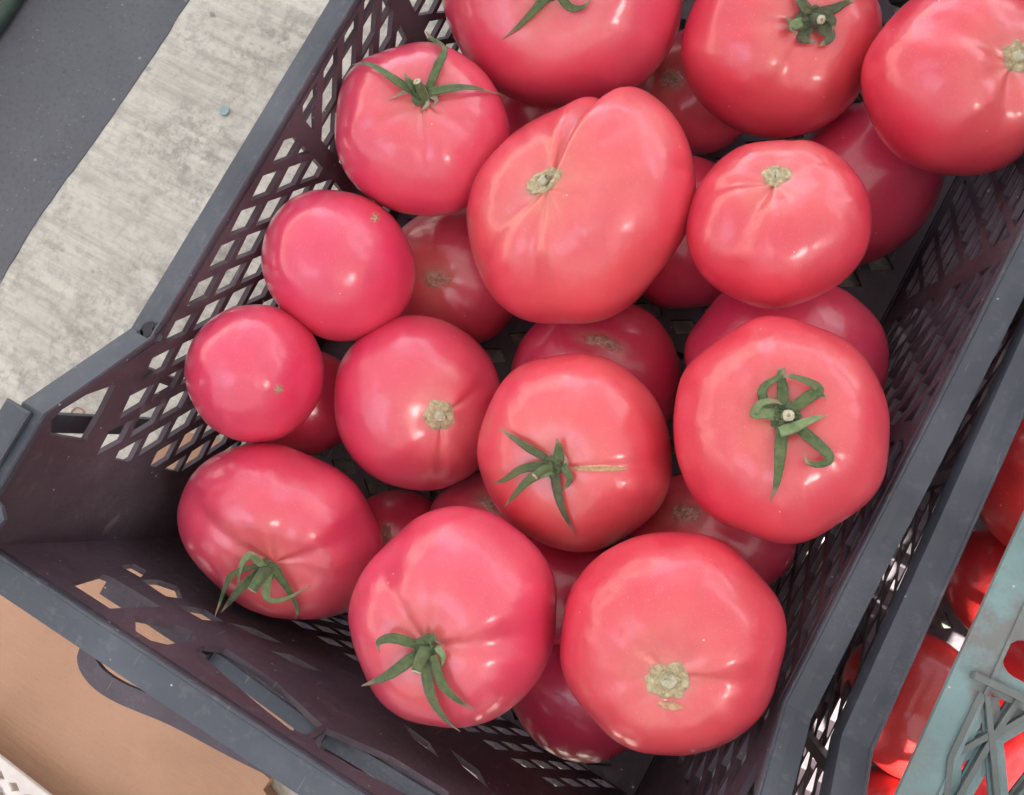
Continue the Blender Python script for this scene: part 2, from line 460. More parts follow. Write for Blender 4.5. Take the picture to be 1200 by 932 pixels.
def build_crate():
    root = empty('dark_crate')
    for sx in (-1, 1): obj('side_wall', side_wall(sx), M_DARK, root)
    for sy in (-1, 1): obj('end_wall', end_wall(sy), M_DARK, root)
    # floor: lattice with larger openings
    holes = []
    for r in range(-14, 16):
        for i in range(-6, 7):
            x = i * .0225 + (.01125 if r % 2 else 0); y = ymid + r * .0165
            if abs(x) > .126 or y < YE + .018 or y > YF - .018: continue
            if (i * 7 + r * 3) % 11 == 0:
                holes.append(jit(rrect(x - .0085, x + .0085, y - .0025, y + .0025, .0012, 1)))
            else:
                holes.append(jit([(x - .0088, y), (x - .002, y - .0060), (x + .0088, y), (x + .002, y + .0060)]))
    out = [(-.1385, YE + .0105), (.1385, YE + .0105), (.1385, YF - .0105), (-.1385, YF - .0105)]
    obj('floor', panel(out, holes, .003, Matrix.Translation((0, 0, .0105))), M_DARK, root)
    # ribs on the outside of the side walls (uprights) and a low ledge
    for sx in (-1, 1):
        for ry in RIBS[1:] + [-.082 + .0, YF - .088]:
            bm = bmesh.new()
            top = rimz(ry) - .008
            M0 = Matrix.Identity(4)
            vs = []
            for (z, xo, wy) in ((.004, HW - .0055 + .004, .0022), (top, HW + .009, .0022)):
                for yy in (-wy, wy):
                    xi = HW - (H - z) * K + .0024
                    vs += [bm.verts.new((sx * xi, ry + yy, z)), bm.verts.new((sx * xo, ry + yy, z))]
            for f in ((0, 1, 3, 2), (4, 6, 7, 5), (0, 4, 5, 1), (2, 3, 7, 6), (0, 2, 6, 4), (1, 5, 7, 3)):
                bm.faces.new([vs[i] for i in f])
            obj('upright_rib', bm, M_DARK, root)
        # outer lower stacking ledge
        bm = bmesh.new(); bmbox(bm, sx * (HW - .0105), sx * (HW + .001), YE + .012, YF - .012, .004, .010)
        obj('base_ledge', bm, M_DARK, root)
        # raised-end brace behind the hand opening
        for s in (-1, 1):
            yb = (YE + .060) if s < 0 else (YF - .060)
            bm = bmesh.new(); bmbox(bm, -.0045, .0045, -.0015, .0015, 0, .092)
            xx = sx * (HW + .0165)
            Mt = Matrix.Translation((xx, yb, .087)) @ Matrix.Rotation(RAD(90), 4, 'Z') @ Matrix.Rotation(RAD(7 * s), 4, 'Y')
            bmesh.ops.transform(bm, matrix=Mt, verts=bm.verts[:])
            obj('corner_brace', bm, M_RIM, root, bev=.0004)
    # rims: side rails follow the raised ends, end rails are straight
    wS = .012
    prof = lambda w: [(0, .0002), (.0005, .0010), (.0013, .0009), (.0018, .0002), (w * .5, .0002), (w, -.0004), (w + .0006, -.0095), (w - .0016, -.0095), (w - .002, -.0024), (0, -.0024)]
    kf = YF - (abs(YE) - KY)
    for sx in (-1, 1):
        ys = [YF - .004, kf + RD, kf] + [kf - (kf + KY) * k / 12 for k in range(1, 12)] + [-KY, -KY - RD, YE + .004]
        path = []
        for y in ys:
            path.append(Vector((sx * (HW + noise.noise((y * 9, sx, 0)) * .0004), y, rimz(y))))
        if sx < 0: path = path
        pr = prof(wS)
        # side vector for a path going -Y is t x up = (-1,0,0): outward for sx<0
        if sx > 0: pr = [(-a, b) for a, b in pr]
        obj('side_rim', sweep(path, pr), M_RIM, root, bev=.0005)
    for sy in (-1, 1):
        y = YE if sy < 0 else YF
        path = [Vector((x, y + sy * (.0000), .172)) for x in (-.1535, -.1, -.05, 0, .05, .1, .1535)]
        pr = prof(.0135)
        pr = [(a, b) for a, b in pr] if sy < 0 else [(-a, b) for a, b in pr]
        obj('end_rim', sweep(path, pr), M_RIM, root, bev=.0006)
    # shelf-like lips below the big slots and dark plates standing in for the shade behind them
    for sy in (-1, 1):
        y = YE if sy < 0 else YF
        for (xa, xb, zz) in ((-.060, -.002, .1340), (.002, .060, .1341)):
            bm = bmesh.new(); ya, yb = y + sy * .0005 - sy * .0, y + sy * .0068
            for side_ in (0,):
                vs = [(xa, ya, zz - .004 + (.002 if xa < 0 else .006)), (xb, ya, zz + (.006 if xa < 0 else -.002)), (xb, yb, zz + (.006 if xa < 0 else -.002)), (xa, yb, zz - .002 + (.0 if xa < 0 else .006))]
                top = [bm.verts.new(v) for v in vs]; bot = [bm.verts.new((v[0], v[1], v[2] - .0025)) for v in vs]
                bm.faces.new(top); bm.faces.new(bot[::-1])
                for k in range(4): bm.faces.new((top[k], top[(k + 1) % 4], bot[(k + 1) % 4], bot[k]))
            obj('slot_lip', bm, M_RIM, root)
        bm = bmesh.new(); bmbox(bm, -.015, .098, min(y + sy * .0135, y + sy * .0285), max(y + sy * .0135, y + sy * .0285), .118, .1205)
        obj('handle_shade_plate', bm, M_DARK, root)  # dark plate added to darken the view through the slots
        bm = bmesh.new(); bmbox(bm, -.128, .128, min(y + sy * .0016, y + sy * .0125), max(y + sy * .0016, y + sy * .0125), .1135, .116)
        obj('slot_shade_plate', bm, M_DARK, root)  # dark sheet in place of the shaded cardboard behind the slots
    # rounded stacking blocks on the four corners
    for sx in (-1, 1):
        for sy in (-1, 1):
            ye = YE if sy < 0 else YF
            y_in = ye - sy * .0575
            o2 = .0125; zt = H + RH
            P = [(HW + .0045, y_in), (HW + .0165, y_in), (HW + .0165, ye + sy * .0128), (HW + .003, ye + sy * .0128), (HW + .002, ye - sy * .009), (HW - .006, ye - sy * .0095), (HW - .0095, ye - sy * .0125), (HW - .0100, ye - sy * .0180), (HW - .006, ye - sy * .0215), (HW - .001, ye - sy * .0230), (HW + .0030, ye - sy * .0245), (HW + .0045, ye - sy * .030)]
            P = [(sx * a, b) for a, b in P]
            bm = panel(P, [], .0035, Matrix.Translation((0, 0, zt + .0018)), .0008)
            c = obj('corner_block', bm, M_RIM, root)
            bm = bmesh.new()
            bmbox(bm, sx * (HW + .0045), sx * (HW + .0145), ye + sy * .0028, ye + sy * .0105, .150, zt)
            obj('corner_post', bm, M_DARK, root)
    # bowed carrying handles outside both ends
    for sy in (-1, 1):
        y = YE if sy < 0 else YF
        hp = [(-.096, .016), (-.1055, .022), (-.1075, .030), (-.099, .0345), (-.085, .0345), (-.060, .0300), (-.030, .0270), (0, .0240), (.030, .0270), (.060, .0300), (.085, .0345), (.099, .0345), (.1075, .030), (.1055, .022), (.096, .016)]
        path = [Vector((a, y + sy * b, .136)) for a, b in hp]
        path = catmull(path, 5)
        obj('carrying_handle', sweep(path, [(-.0042, .001), (.0042, .001), (.0042, -.0015), (-.0042, -.0015)]), M_DARK, root)
        for x in (-.062, -.0, .062):
            bm = bmesh.new()
            bmbox(bm, x - .0015, x + .0015, min(y + sy * .002, y + sy * .028), max(y + sy * .002, y + sy * .028), .122, .137)
            obj('handle_bracket', bm, M_DARK, root)
    return root
crate = build_crate()
tag(crate, 'dark grey plastic crate full of pink tomatoes in the middle, standing on concrete', 'crate', 'dark plastic crates side by side')
for (px, py, rr, sd) in ((172, 386, 9, 1), (184, 384, 6, 2), (163, 392, 5, 5), (187, 396, 4, 8)):
    c_ = atz(px, py, H + .0008)
    pts = [(c_.x + rr * .00033 * (1 + .5 * noise.noise((k * .9, sd, 0))) * math.cos(k * .524), c_.y + rr * .00045 * (1 + .6 * noise.noise((k * .9, sd, 5))) * math.sin(k * .524)) for k in range(12)]
    obj('chipped_spot', panel(pts, [], .0006, Matrix.Translation((0, 0, H + .0004))), M_CHIP, crate)
def copy_tree(o, parent=None):
    c = o.copy(); COL.objects.link(c); c.parent = parent
    for ch in [x for x in list(COL.objects) if x.parent == o]: copy_tree(ch, c)
    return c
crate2 = copy_tree(crate)
for ch in [x for x in COL.objects if x.parent == crate2 and x.name.startswith('chipped')]: bpy.data.objects.remove(ch)
crate2.location = (.3335, .006, 0); crate2.rotation_euler = (0, 0, RAD(2.06))
crate2['label'] = 'second dark plastic crate at the right, partly under the teal crate'

# ------------------------------------------------------------------ teal crate laid on the second crate
def green_crate():
    root = empty('teal_crate', (0, 0, 0))
    z = .1895
    e0 = atz(1157, 700, z); e1 = atz(1051, 932, z)
    x0 = e0.x + .0; sl_ = (e1.x - e0.x) / (e1.y - e0.y)
    xl = lambda y: e0.x + (y - e0.y) * sl_
    cb = atz(1138, 792, z)
    # flat band along the near-left edge with rounded slots beyond it
    band = .0113
    out = [(xl(-.30), -.30), (xl(-.30) + band, -.30), (xl(cb.y) + band + .001, cb.y - .002), (.47, cb.y - .002), (.47, .20), (xl(.20), .20)]
    holes = []
    ys = cb.y + .0125
    while ys < .18:
        xx = xl(ys) + .0118
        for (a, b) in ((0, .048), (.056, .104), (.112, .16), (.168, .216)):
            holes.append(rrect(xx + a, xx + b, ys - .0062, ys + .0062, .0055, 4))
        ys += .0178
    pl = panel(out, holes, .0030, Matrix.Translation((0, 0, z - .0015)), .0005)
    obj('slotted_deck', pl, M_GREEN, root)
    def strand(a, b, w, h, mat, nm, zz=z, offx=0):
        A = Vector((a[0] + offx, a[1], zz)); B = Vector((b[0] + offx, b[1], zz))
        obj(nm, sweep([A, B], [(-w / 2, 0), (w / 2, 0), (w / 2, -h), (-w / 2, -h)]), mat, root, bev=.0003)
    P = lambda px, py: (lambda v: (v.x, v.y))(atz(px, py, z))
    S = [((1150, 812), (1114, 888)), ((1114, 888), (1106, 965)), ((1157, 815), (1172, 965)), ((1197, 815), (1162, 868)), ((1162, 868), (1116, 948)),
         ((1114, 888), (1160, 862)), ((1160, 866), (1235, 822)), ((1172, 965), (1240, 878)), ((1235, 822), (1300, 905))]
    for k, (a, b) in enumerate(S):
        a, b = P(*a), P(*b)
        zz = z - .0009 - .00025 * k
        strand((a[0] + .0012, a[1]), (b[0] + .0012, b[1]), .0060, .0014, M_GREEN, 'lattice_strand', zz)
        strand((a[0] - .0002, a[1]), (b[0] - .0002, b[1]), .0018, .0036, M_GRUB, 'lattice_rib', z + .0010 - .0001 * k)
    # far part of the truss floor (right of the frame)
    for i in range(6):
        for j in range(5):
            xa = .275 + i * .036; ya = -.29 + j * .046
            strand((xa, ya), (xa + .036, ya + .046), .005, .0014, M_GREEN, 'lattice_strand', z - .005 - .00005 * (i + j))
            strand((xa + .036, ya), (xa, ya + .046), .005, .0014, M_GREEN, 'lattice_strand', z - .0066 - .00005 * (i + j))
    a, b = P(1138, 790), P(1300, 866)
    strand(a, b, .0024, .0042, M_GRUB, 'cross_rib', z + .0030)
    A = (xl(-.30) + band, -.30); B = (xl(.2) + band, .2)
    strand(A, B, .0012, .0010, M_GREEN, 'edge_rib', z + .0006)
    bm = bmesh.new(); bmbox(bm, .2305, .330, -.072, cb.y - .0025, z - .004, z - .0022); obj('sun_block_plate', bm, M_GREEN, root)  # plate added out of view to block sun on the tomatoes below
    # upstanding walls on the far sides
    bm = panel([(-.30, 0), (.20, 0), (.20, .11), (-.30, .11)], [rrect(-.28 + k * .045, -.245 + k * .045, .03, .085, .006) for k in range(10)], .003,
               Matrix(((0, 0, 1, .4715), (1, 0, 0, 0), (0, 1, 0, z - .003), (0, 0, 0, 1))))
    obj('side_wall', bm, M_GREEN, root)
    bm = bmesh.new(); bmbox(bm, .464, .482, -.305, .205, z + .1072, z + .112); obj('side_rim', bm, M_GREEN, root, bev=.001)
    return root
tag(green_crate(), 'weathered teal plastic crate with slotted lattice resting on the crate at right', 'crate')

# ------------------------------------------------------------------ tomatoes
def smoothstep(a, b, x):
    t = min(1, max(0, (x - a) / (b - a))); return t * t * (3 - 2 * t)
BVH = {}
OBJ = {}
def tomato(key, label, e, z, stem, mat=0, flat=.80, lobes=5, amp=.02, grooves=(), end='stem', dimple=.13, bump=.012, seed=None, NU=112, NV=80, group=None, box=.92):
    cx, cy, ra, rb, ang = e
    seed = hash_(key) if seed is None else seed
    C0 = atz(cx, cy, z)
    wv = ray(cx, cy).normalized()
    ux = (CR[0] - wv * CR[0].dot(wv)).normalized(); uy = wv.cross(ux)
    dist = (C0 - CPOS).length
    pz = dist / (1000 * ray(cx, cy).length)            # metres per pixel near the centre
    r = (ra + rb) / 2
    sx, sy = (stem[0] - cx) / r, (stem[1] - cy) / r
    k = 1 / .86
    l = math.hypot(sx, sy) * k
    if l > .97: sx, sy, l = sx / l * .97 / 1, sy / l * .97, .97
    else: sx, sy = sx * k, sy * k
    front = math.sqrt(max(0, 1 - l * l))
    ax = (ux * sx + uy * sy - wv * front).normalized()
    if end == 'blossom': ax = -ax
    if end == 'hidden': ax = (ux * sx + uy * sy + wv * front).normalized()
    # azimuth frame
    def az_dir(phi):
        d = ux * math.cos(phi) + uy * math.sin(phi); d = d - ax * d.dot(ax)
        return d.normalized()
    e1 = az_dir(0); e2 = ax.cross(e1)
    gl = []
    for g in grooves:
        d = az_dir(RAD(g[0])); gl.append((math.atan2(d.dot(e2), d.dot(e1)), g[1], g[2] if len(g) > 2 else .22, g[3] if len(g) > 3 else .75))
    ph0 = seed * 1.7
    a = r * pz
    verts = []; stemd = []
    off = Vector((seed * 3.1, seed * 1.3, seed * 7.7))
    for j in range(NV + 1):
        th = math.pi * j / NV
        for i in range(NU if 0 < j < NV else 1):
            ph = 2 * math.pi * i / NU
            st, ct = math.sin(th), math.cos(th)
            rho = a * (abs(st) ** box)
            h = a * flat * (1 if ct > 0 else .96) * ct
            sh = math.exp(-(th / .36) ** 2)
            h -= a * dimple * sh
            h -= a * .045 * math.exp(-((math.pi - th) / .4) ** 2)
            L = st * (.55 + .45 * math.exp(-((th - .9) / .7) ** 2))
            f = amp * math.cos(lobes * ph + ph0) + amp * .6 * math.cos((lobes + 2) * ph + ph0 * 2.1)
            # creases between the lobes are narrow near the stem
            cr = -amp * 1.6 * (abs(math.cos((lobes + 2) * .5 * ph + ph0)) ** 14) * math.exp(-((th - .55) / .42) ** 2)
            s = 1 + f * L + cr
            gd = 0
            for (gp, gdep, gw, gth) in gl:
                d = (ph - gp + math.pi) % (2 * math.pi) - math.pi
                q = gdep * math.exp(-(d / gw) ** 2)
                lenf = math.exp(-((th - gth * .7) / gth) ** 2)
                gd += q * lenf
            s -= gd
            p = e1 * (rho * s * math.cos(ph)) + e2 * (rho * s * math.sin(ph)) + ax * (h * (1 - gd * .8 + f * .5 * math.exp(-((th - .6) / .5) ** 2)))
            q = p / a
            nn = noise.noise(q * 1.1 + off) * bump * 1.6 + noise.noise(q * 2.6 + off * 2) * bump * .75
            p *= 1 + nn
            verts.append(p); stemd.append(th / math.pi)
    # fit the outline to its measured ellipse by scaling along two directions across the fruit
    a_ = RAD(ang)
    d1 = ux * math.cos(a_) + uy * math.sin(a_); d2 = -ux * math.sin(a_) + uy * math.cos(a_)
    for it in range(4):
        P = [proj(C0 + v) for v in verts]
        u = [(p[0] - cx) * math.cos(a_) + (p[1] - cy) * math.sin(a_) for p in P]
        v_ = [-(p[0] - cx) * math.sin(a_) + (p[1] - cy) * math.cos(a_) for p in P]
        s1 = 2 * ra / (max(u) - min(u)); s2 = 2 * rb / (max(v_) - min(v_))
        o1 = (max(u) + min(u)) / 2 * pz; o2 = (max(v_) + min(v_)) / 2 * pz
        for v in verts:
            a1 = v.dot(d1); a2 = v.dot(d2)
            v += d1 * (a1 * (s1 - 1) - o1 * s1) + d2 * (a2 * (s2 - 1) - o2 * s2)
    me = bpy.data.meshes.new('tomato')
    faces = []
    def idx(j, i):
        if j == 0: return 0
        if j == NV: return 1 + (NV - 1) * NU
        return 1 + (j - 1) * NU + i % NU
    for j in range(NV):
        for i in range(NU):
            q = [idx(j, i), idx(j + 1, i), idx(j + 1, i + 1), idx(j, i + 1)]
            if j == 0: q = [q[0], q[1], q[2]]
            elif j == NV - 1: q = [q[0], q[1], q[3]]
            faces.append(q)
    me.from_pydata([tuple(v) for v in verts], [], faces)
    for p in me.polygons: p.use_smooth = True
    at = me.attributes.new('stemd', 'FLOAT', 'POINT')
    for i, s in enumerate(stemd): at.data[i].value = s if end != 'blossom' else 1.0
    o = link('tomato', me, TM[mat])
    o.location = C0
    tag(o, label, 'tomato', group)
    o.data.update()
    bvh = BVHTree.FromPolygons([C0 + v for v in verts], faces)
    BVH[key] = bvh; OBJ[key] = (o, C0, ax, a, pz)
    return o
def hash_(s):
    return (sum(ord(c) * (i + 3) for i, c in enumerate(s)) % 97) / 9.7
def hit(key, px, py, last=None):
    d = ray(px, py).normalized()
    loc, nor, _, _ = BVH[key].ray_cast(CPOS, d)
    if loc is not None:
        if nor.dot(d) > 0: nor = -nor
        return loc, nor
    t = (last - CPOS).dot(d) if last is not None else (OBJ[key][1] - CPOS).length
    return CPOS + d * t, -d
def part(key, name, bm, mat, parent=None, smooth=True):
    o, C0 = OBJ[key][0], OBJ[key][1]
    bmesh.ops.translate(bm, vec=-C0, verts=bm.verts[:])
    p = obj(name, bm, mat, o, smooth)
    if parent is not None: p.parent = parent
    return p
def ribbon(key, name, pxs, w, lift, mat, parent=None, n=6, fold=.35, tip=.12, thick=.0004, base=.7):
    pts = catmull([Vector((a, b, 0)) for a, b in pxs], n)
    N_ = len(pts); loc = []; nor = []; last = None
    for i, p in enumerate(pts):
        L, nn = hit(key, p.x, p.y, last)
        if last is not None and (L - last).length > .012: L, nn = CPOS + ray(p.x, p.y).normalized() * ((last - CPOS).dot(ray(p.x, p.y).normalized())), -ray(p.x, p.y).normalized()
        last = L; loc.append(L); nor.append(nn)
    # smooth the normals and lift the strip off the skin
    for _ in range(3): nor = [(nor[max(0, i - 1)] + nor[i] + nor[min(N_ - 1, i + 1)]).normalized() for i in range(N_)]
    P = []
    for i in range(N_):
        t = i / (N_ - 1)
        if isinstance(lift, (int, float)): lf = lift
        else:
            x = t * (len(lift) - 1); k = min(len(lift) - 2, int(x)); lf = lift[k] + (lift[k + 1] - lift[k]) * (x - k)
        d = (loc[i] - CPOS).normalized()
        P.append(loc[i] - d * (lf / max(.45, -d.dot(nor[i]))) )
    for _ in range(2): P = [P[0]] + [(P[i - 1] + P[i] * 2 + P[i + 1]) / 4 for i in range(1, N_ - 1)] + [P[-1]]
    bm = bmesh.new(); rings = []; lay = bm.verts.layers.float.new('tipd')
    tw = random.uniform(-.5, .5)
    for i in range(N_):
        t = i / (N_ - 1)
        T = (P[min(N_ - 1, i + 1)] - P[max(0, i - 1)]).normalized()
        s = T.cross(nor[i]).normalized(); up = s.cross(T).normalized()
        c_, s_ = math.cos(tw * t), math.sin(tw * t)
        s, up = s * c_ + up * s_, up * c_ - s * s_
        ww = w * .90 * (base + (1 - base) * math.sin(min(1, t * 2.6) * math.pi / 2)) * max(tip * .7, (1 - t) ** .75) * .5
        ww *= 1 + .08 * noise.noise((i * .9, w * 999, 0))
        th = thick * (1 - .5 * t)
        f = fold * ww
        rings.append([bm.verts.new(P[i] + s * x + up * y) for x, y in ((-ww, f + th * .3), (-ww * .5, f * .25 + th), (0, -f * .25 + th), (ww * .5, f * .25 + th), (ww, f + th * .3), (ww * .5, f * .25 - th), (0, -f * .25 - th), (-ww * .5, f * .25 - th))])
    for i, rg in enumerate(rings):
        for v in rg: v[lay] = i / (N_ - 1)
    for i in range(N_ - 1):
        for k in range(8): bm.faces.new((rings[i][k], rings[i][(k + 1) % 8], rings[i + 1][(k + 1) % 8], rings[i + 1][k]))
    bm.faces.new(rings[0][::-1]); bm.faces.new(rings[-1])
    return part(key, name, bm, mat, parent)
def tube(key, name, P, R, mat, parent=None, nseg=10):
    bm = bmesh.new(); rings = []
    for i, p in enumerate(P):
        T = (P[min(len(P) - 1, i + 1)] - P[max(0, i - 1)]).normalized()
        s = T.orthogonal().normalized(); u = T.cross(s)
        if i == 0: s0 = s
        s = (s0 - T * s0.dot(T)).normalized(); u = T.cross(s); s0 = s
        rr = R[i] if isinstance(R, (list, tuple)) else R
        rings.append([bm.verts.new(p + (s * math.cos(2 * math.pi * k / nseg) + u * math.sin(2 * math.pi * k / nseg)) * rr * (1 + .06 * math.sin(k * 2.4))) for k in range(nseg)])
    for i in range(len(P) - 1):
        for k in range(nseg): bm.faces.new((rings[i][k], rings[i][(k + 1) % nseg], rings[i + 1][(k + 1) % nseg], rings[i + 1][k]))
    bm.faces.new(rings[0][::-1]); bm.faces.new(rings[-1])
    return part(key, name, bm, mat, parent)
def surf_disc(key, name, cx, cy, ra, rb, ang, mat, lift=.0004, height=.0014, rings=9, seg=36, parent=None, rough=.22, depth=0, edge=.10):
    bm = bmesh.new(); a_ = RAD(ang); R = []; s0 = hash_(key) + cx * .01
    last = None
    for j in range(rings + 1):
        row = []
        t = j / rings
        for i in range(seg if j else 1):
            ph = 2 * math.pi * i / seg
            k = 1 + edge * (noise.noise((math.cos(ph) * 1.5 + s0, math.sin(ph) * 1.5, s0)) * 1.6 + .5 * noise.noise((math.cos(ph) * 5, math.sin(ph) * 5, s0)))
            u, v = ra * t * k * math.cos(ph), rb * t * k * math.sin(ph)
            L, n = hit(key, cx + u * math.cos(a_) - v * math.sin(a_), cy + u * math.sin(a_) + v * math.cos(a_), last)
            last = L
            prof = height * (.55 + .45 * math.exp(-((t - .72) / .16) ** 2) - depth * math.exp(-(t / .45) ** 2)) * (1 - smoothstep(.88, 1, t))
            nz = noise.noise((u * .22 + s0, v * .22, 3)) * height * rough * 2 + noise.noise((u * .6, v * .6, s0)) * height * rough * 1.4
            row.append(bm.verts.new(L + n * (prof + nz * (1 - smoothstep(.85, 1, t)) + (lift if t < .95 else -.0006))))
        R.append(row)
    for i in range(seg): bm.faces.new((R[0][0], R[1][i], R[1][(i + 1) % seg]))
    for j in range(1, rings):
        for i in range(seg): bm.faces.new((R[j][i], R[j + 1][i], R[j + 1][(i + 1) % seg], R[j][(i + 1) % seg]))
    return part(key, name, bm, mat, parent)
def skin_scar(key, cx, cy, ra, rb, ang, top=.5):
    o, C0 = OBJ[key][0], OBJ[key][1]; a_ = RAD(ang)
    at = o.data.attributes.get('scarm') or o.data.attributes.new('scarm', 'FLOAT', 'POINT')
    for i, v in enumerate(o.data.vertices):
        P = C0 + v.co
        if (P - C0).dot(CPOS - C0) < 0: continue
        x, y = proj(P); x -= cx; y -= cy
        u = (x * math.cos(a_) + y * math.sin(a_)) / ra; w_ = (-x * math.sin(a_) + y * math.cos(a_)) / rb
        at.data[i].value = max(at.data[i].value, top - top * smoothstep(.1, 1.6, math.hypot(u, w_)))
def scar(key, cx, cy, ra, rb, ang=0, mat=None, knob=True):
    s = surf_disc(key, 'stem_scar', cx, cy, ra * .92, rb * .92, ang, mat or M_SCAR, depth=.5, edge=.22, height=.0010, lift=.0001, seg=48)
    skin_scar(key, cx, cy, ra * 1.15, rb * 1.15, ang, .42)
    if knob:
        surf_disc(key, 'scar_core', cx, cy, ra * .36, rb * .36, ang, M_CUT, lift=.0012, height=.0014, rings=4, seg=18, parent=s)
def calyx(key, cx, cy, r, sepals, stem=None, mat=None, cut=None):
    mat = mat or M_SEP
    hub = surf_disc(key, 'calyx', cx, cy, r, r * .9, 0, mat, lift=.0012, height=.0022, rings=5, seg=20, rough=.5, edge=.3)
    for s in sepals:
        ribbon(key, 'sepal', s[0], s[1], s[2], s[3] if len(s) > 3 else mat, hub, fold=s[4] if len(s) > 4 else .35)
    if stem:
        pxs, lifts, rad = stem
        P = []
        pts = catmull([Vector((a, b, l)) for (a, b), l in zip(pxs, lifts)], 4)
        for p in pts:
            L, n = hit(key, p.x, p.y, P[-1] if P else None)
            P.append(L - ray(p.x, p.y).normalized() * p.z)
        R = [rad * (1.25 - .3 * i / (len(P) - 1) + (.12 if i == len(P) - 1 else 0)) for i in range(len(P))]
        st = tube(key, 'stem', P, R, mat, hub)
        T = (P[-1] - P[-2]).normalized()
        tube(key, 'cut_end', [P[-1] - T * .0002, P[-1] + T * .0005], [R[-1] * .93, R[-1] * .86], M_CUT, hub)
        tube(key, 'stem_pith', [P[-1] + T * .0004, P[-1] + T * .0007], [R[-1] * .35, R[-1] * .3], M_SEPDRY, hub, 6)

PIL = 'pink tomatoes piled in the middle crate'
# --- upper layer -----------------------------------------------------------
tomato('T1', 'large pink tomato cut by the top photo edge, two thin green sepals hanging over it', (660, -6, 142, 133, 0), .105, (648, -14), 0, lobes=5, amp=.012, group=PIL)
tomato('T2', 'round tomato at the top with a crumpled dark olive calyx and pale cut stem', (916, 46, 118, 117, 0), .104, (950, 22), 1, lobes=4, amp=.015, grooves=[(110, .07, .3, .8), (180, .05)], group=PIL)
tomato('T3', 'tomato at the top right corner with a tan scar at its right side', (1132, 92, 120, 118, 20), 0.129, (1192, 66), 1, lobes=4, amp=.02, grooves=[(100, .09, .35, 1.0), (200, .05)], group=PIL)
tomato('T4', 'tomato by the left lattice wall with three long thin pointed sepals and short cut stem', (495, 151, 103, 102, 0), 0.114, (497, 112), 0, lobes=5, amp=.022, grooves=[(90, .05, .16, .6), (150, .04, .2, .6), (35, .04, .2, .6)], group=PIL)
tomato('T5', 'biggest tomato, lopsided and ribbed, with a deep crease and an oblong tan scar', (683, 241, 152, 121, -50), .115, (637, 213), 2, lobes=6, amp=.020,
       grooves=[(-80, .17, .13, 1.1), (-114, .17, .45, 1.3), (60, .045, .22, .8), (95, .05, .2, .7), (150, .05, .25, .7), (18, .03, .2, 1.0)], flat=.78, group=PIL)
tomato('T6', 'tomato with a small round pale scar near its top and a sunken shoulder', (913, 263, 109, 99, 0), 0.135, (909, 206), 1, lobes=5, amp=.02, grooves=[(115, .09, .3, .7), (180, .05, .2, .6)], group=PIL)
tomato('T7', 'smooth egg shaped pink tomato with a tiny star shaped blossom scar near its upper right', (396, 310, 94, 86, 62), 0.110, (440, 255), 0, lobes=3, amp=.006, end='blossom', flat=.93, group=PIL)
tomato('T8', 'small round pink tomato, leftmost in the crate, with a tiny blossom scar', (298, 438, 82, 81, 0), 0.119, (327, 455), 0, lobes=3, amp=.006, end='blossom', flat=.96, group=PIL)
tomato('T9', 'smooth tomato with a round cream scar right of its centre and no calyx', (490, 473, 104, 100, 60), .085, (515, 488), 0, lobes=4, amp=.01, dimple=.06, flat=.84, grooves=[(85, .03, .15, .5), (-30, .035, .15, .5)], group=PIL)
tomato('T10', 'coral tomato in the centre with a wilted green calyx and a straight healed crack', (673, 528, 118, 113, 60), .112, (648, 546), 2, lobes=5, amp=.016, dimple=.09, grooves=[(0, .035, .10, .8)], group=PIL)
tomato('T11', 'large round tomato with a curled star shaped dark green calyx, right of the centre', (916, 504, 134, 127, 90), 0.148, (922, 487), 1, lobes=6, amp=.02, dimple=.11, group=PIL)
tomato('T12', 'tomato at the left end corner with curled pale green sepals at its lower edge', (330, 624, 125, 98, 32), 0.094, (315, 668), 0, lobes=5, amp=.018, grooves=[(-75, .05, .25, 1.1), (-30, .06, .22, 1.1), (210, .05, .25, .9)], flat=.84, group=PIL)
tomato('T13', 'tomato near the end wall with thick green sepals spread at its lower left', (532, 726, 131, 121, -62), 0.132, (497, 762), 0, lobes=5, amp=.018, grooves=[(-130, .07, .26, 1.1), (-5, .075, .24, 1.0), (-75, .03)], flat=.84, group=PIL)
tomato('T14', 'large red tomato at the front with a big round corky scar and shiny dimples', (788, 754, 135, 131, 40), 0.145, (785, 798), 1, lobes=6, amp=.018, dimple=.12, grooves=[(10, .04, .2, .5), (90, .03, .2, .5), (170, .04, .2, .6), (230, .03, .2, .6)], group=PIL)
# --- lower layer -----------------------------------------------------------
tomato('L1', 'half hidden tomato below the big ribbed one, with a ragged brown scar facing up', (536, 322, 82, 84, 0), .046, (512, 325), 0, dimple=.05, group=PIL)
tomato('L2', 'shaded tomato deep between the three top tomatoes, showing a faint grey brown scar', (822, 104, 76, 77, 0), .043, (788, 92), 0, dimple=.06, group=PIL)
tomato('L3', 'shaded tomato behind the one with the small pale scar, near the right wall', (1012, 216, 96, 98, 0), .050, (960, 170), 0, end='hidden', group=PIL)
tomato('L4', 'dark tomato glimpsed between the biggest tomato and its right neighbour', (806, 272, 84, 90, 0), .047, (800, 250), 0, end='hidden', group=PIL)
tomato('L5', 'shaded tomato above the central calyx tomato with a long curved corky scar', (698, 444, 100, 97, 0), .050, (698, 440), 0, end='hidden', group=PIL)
tomato('L6', 'deep red tomato in shadow above the large star calyx tomato by the right wall', (922, 420, 120, 96, 10), 0.078, (900, 400), 0, end='hidden', group=PIL)
tomato('L7', 'tomato tucked under the smallest pink one at the left wall', (352, 472, 72, 62, 0), 0.062, (360, 460), 0, end='hidden', group=PIL)
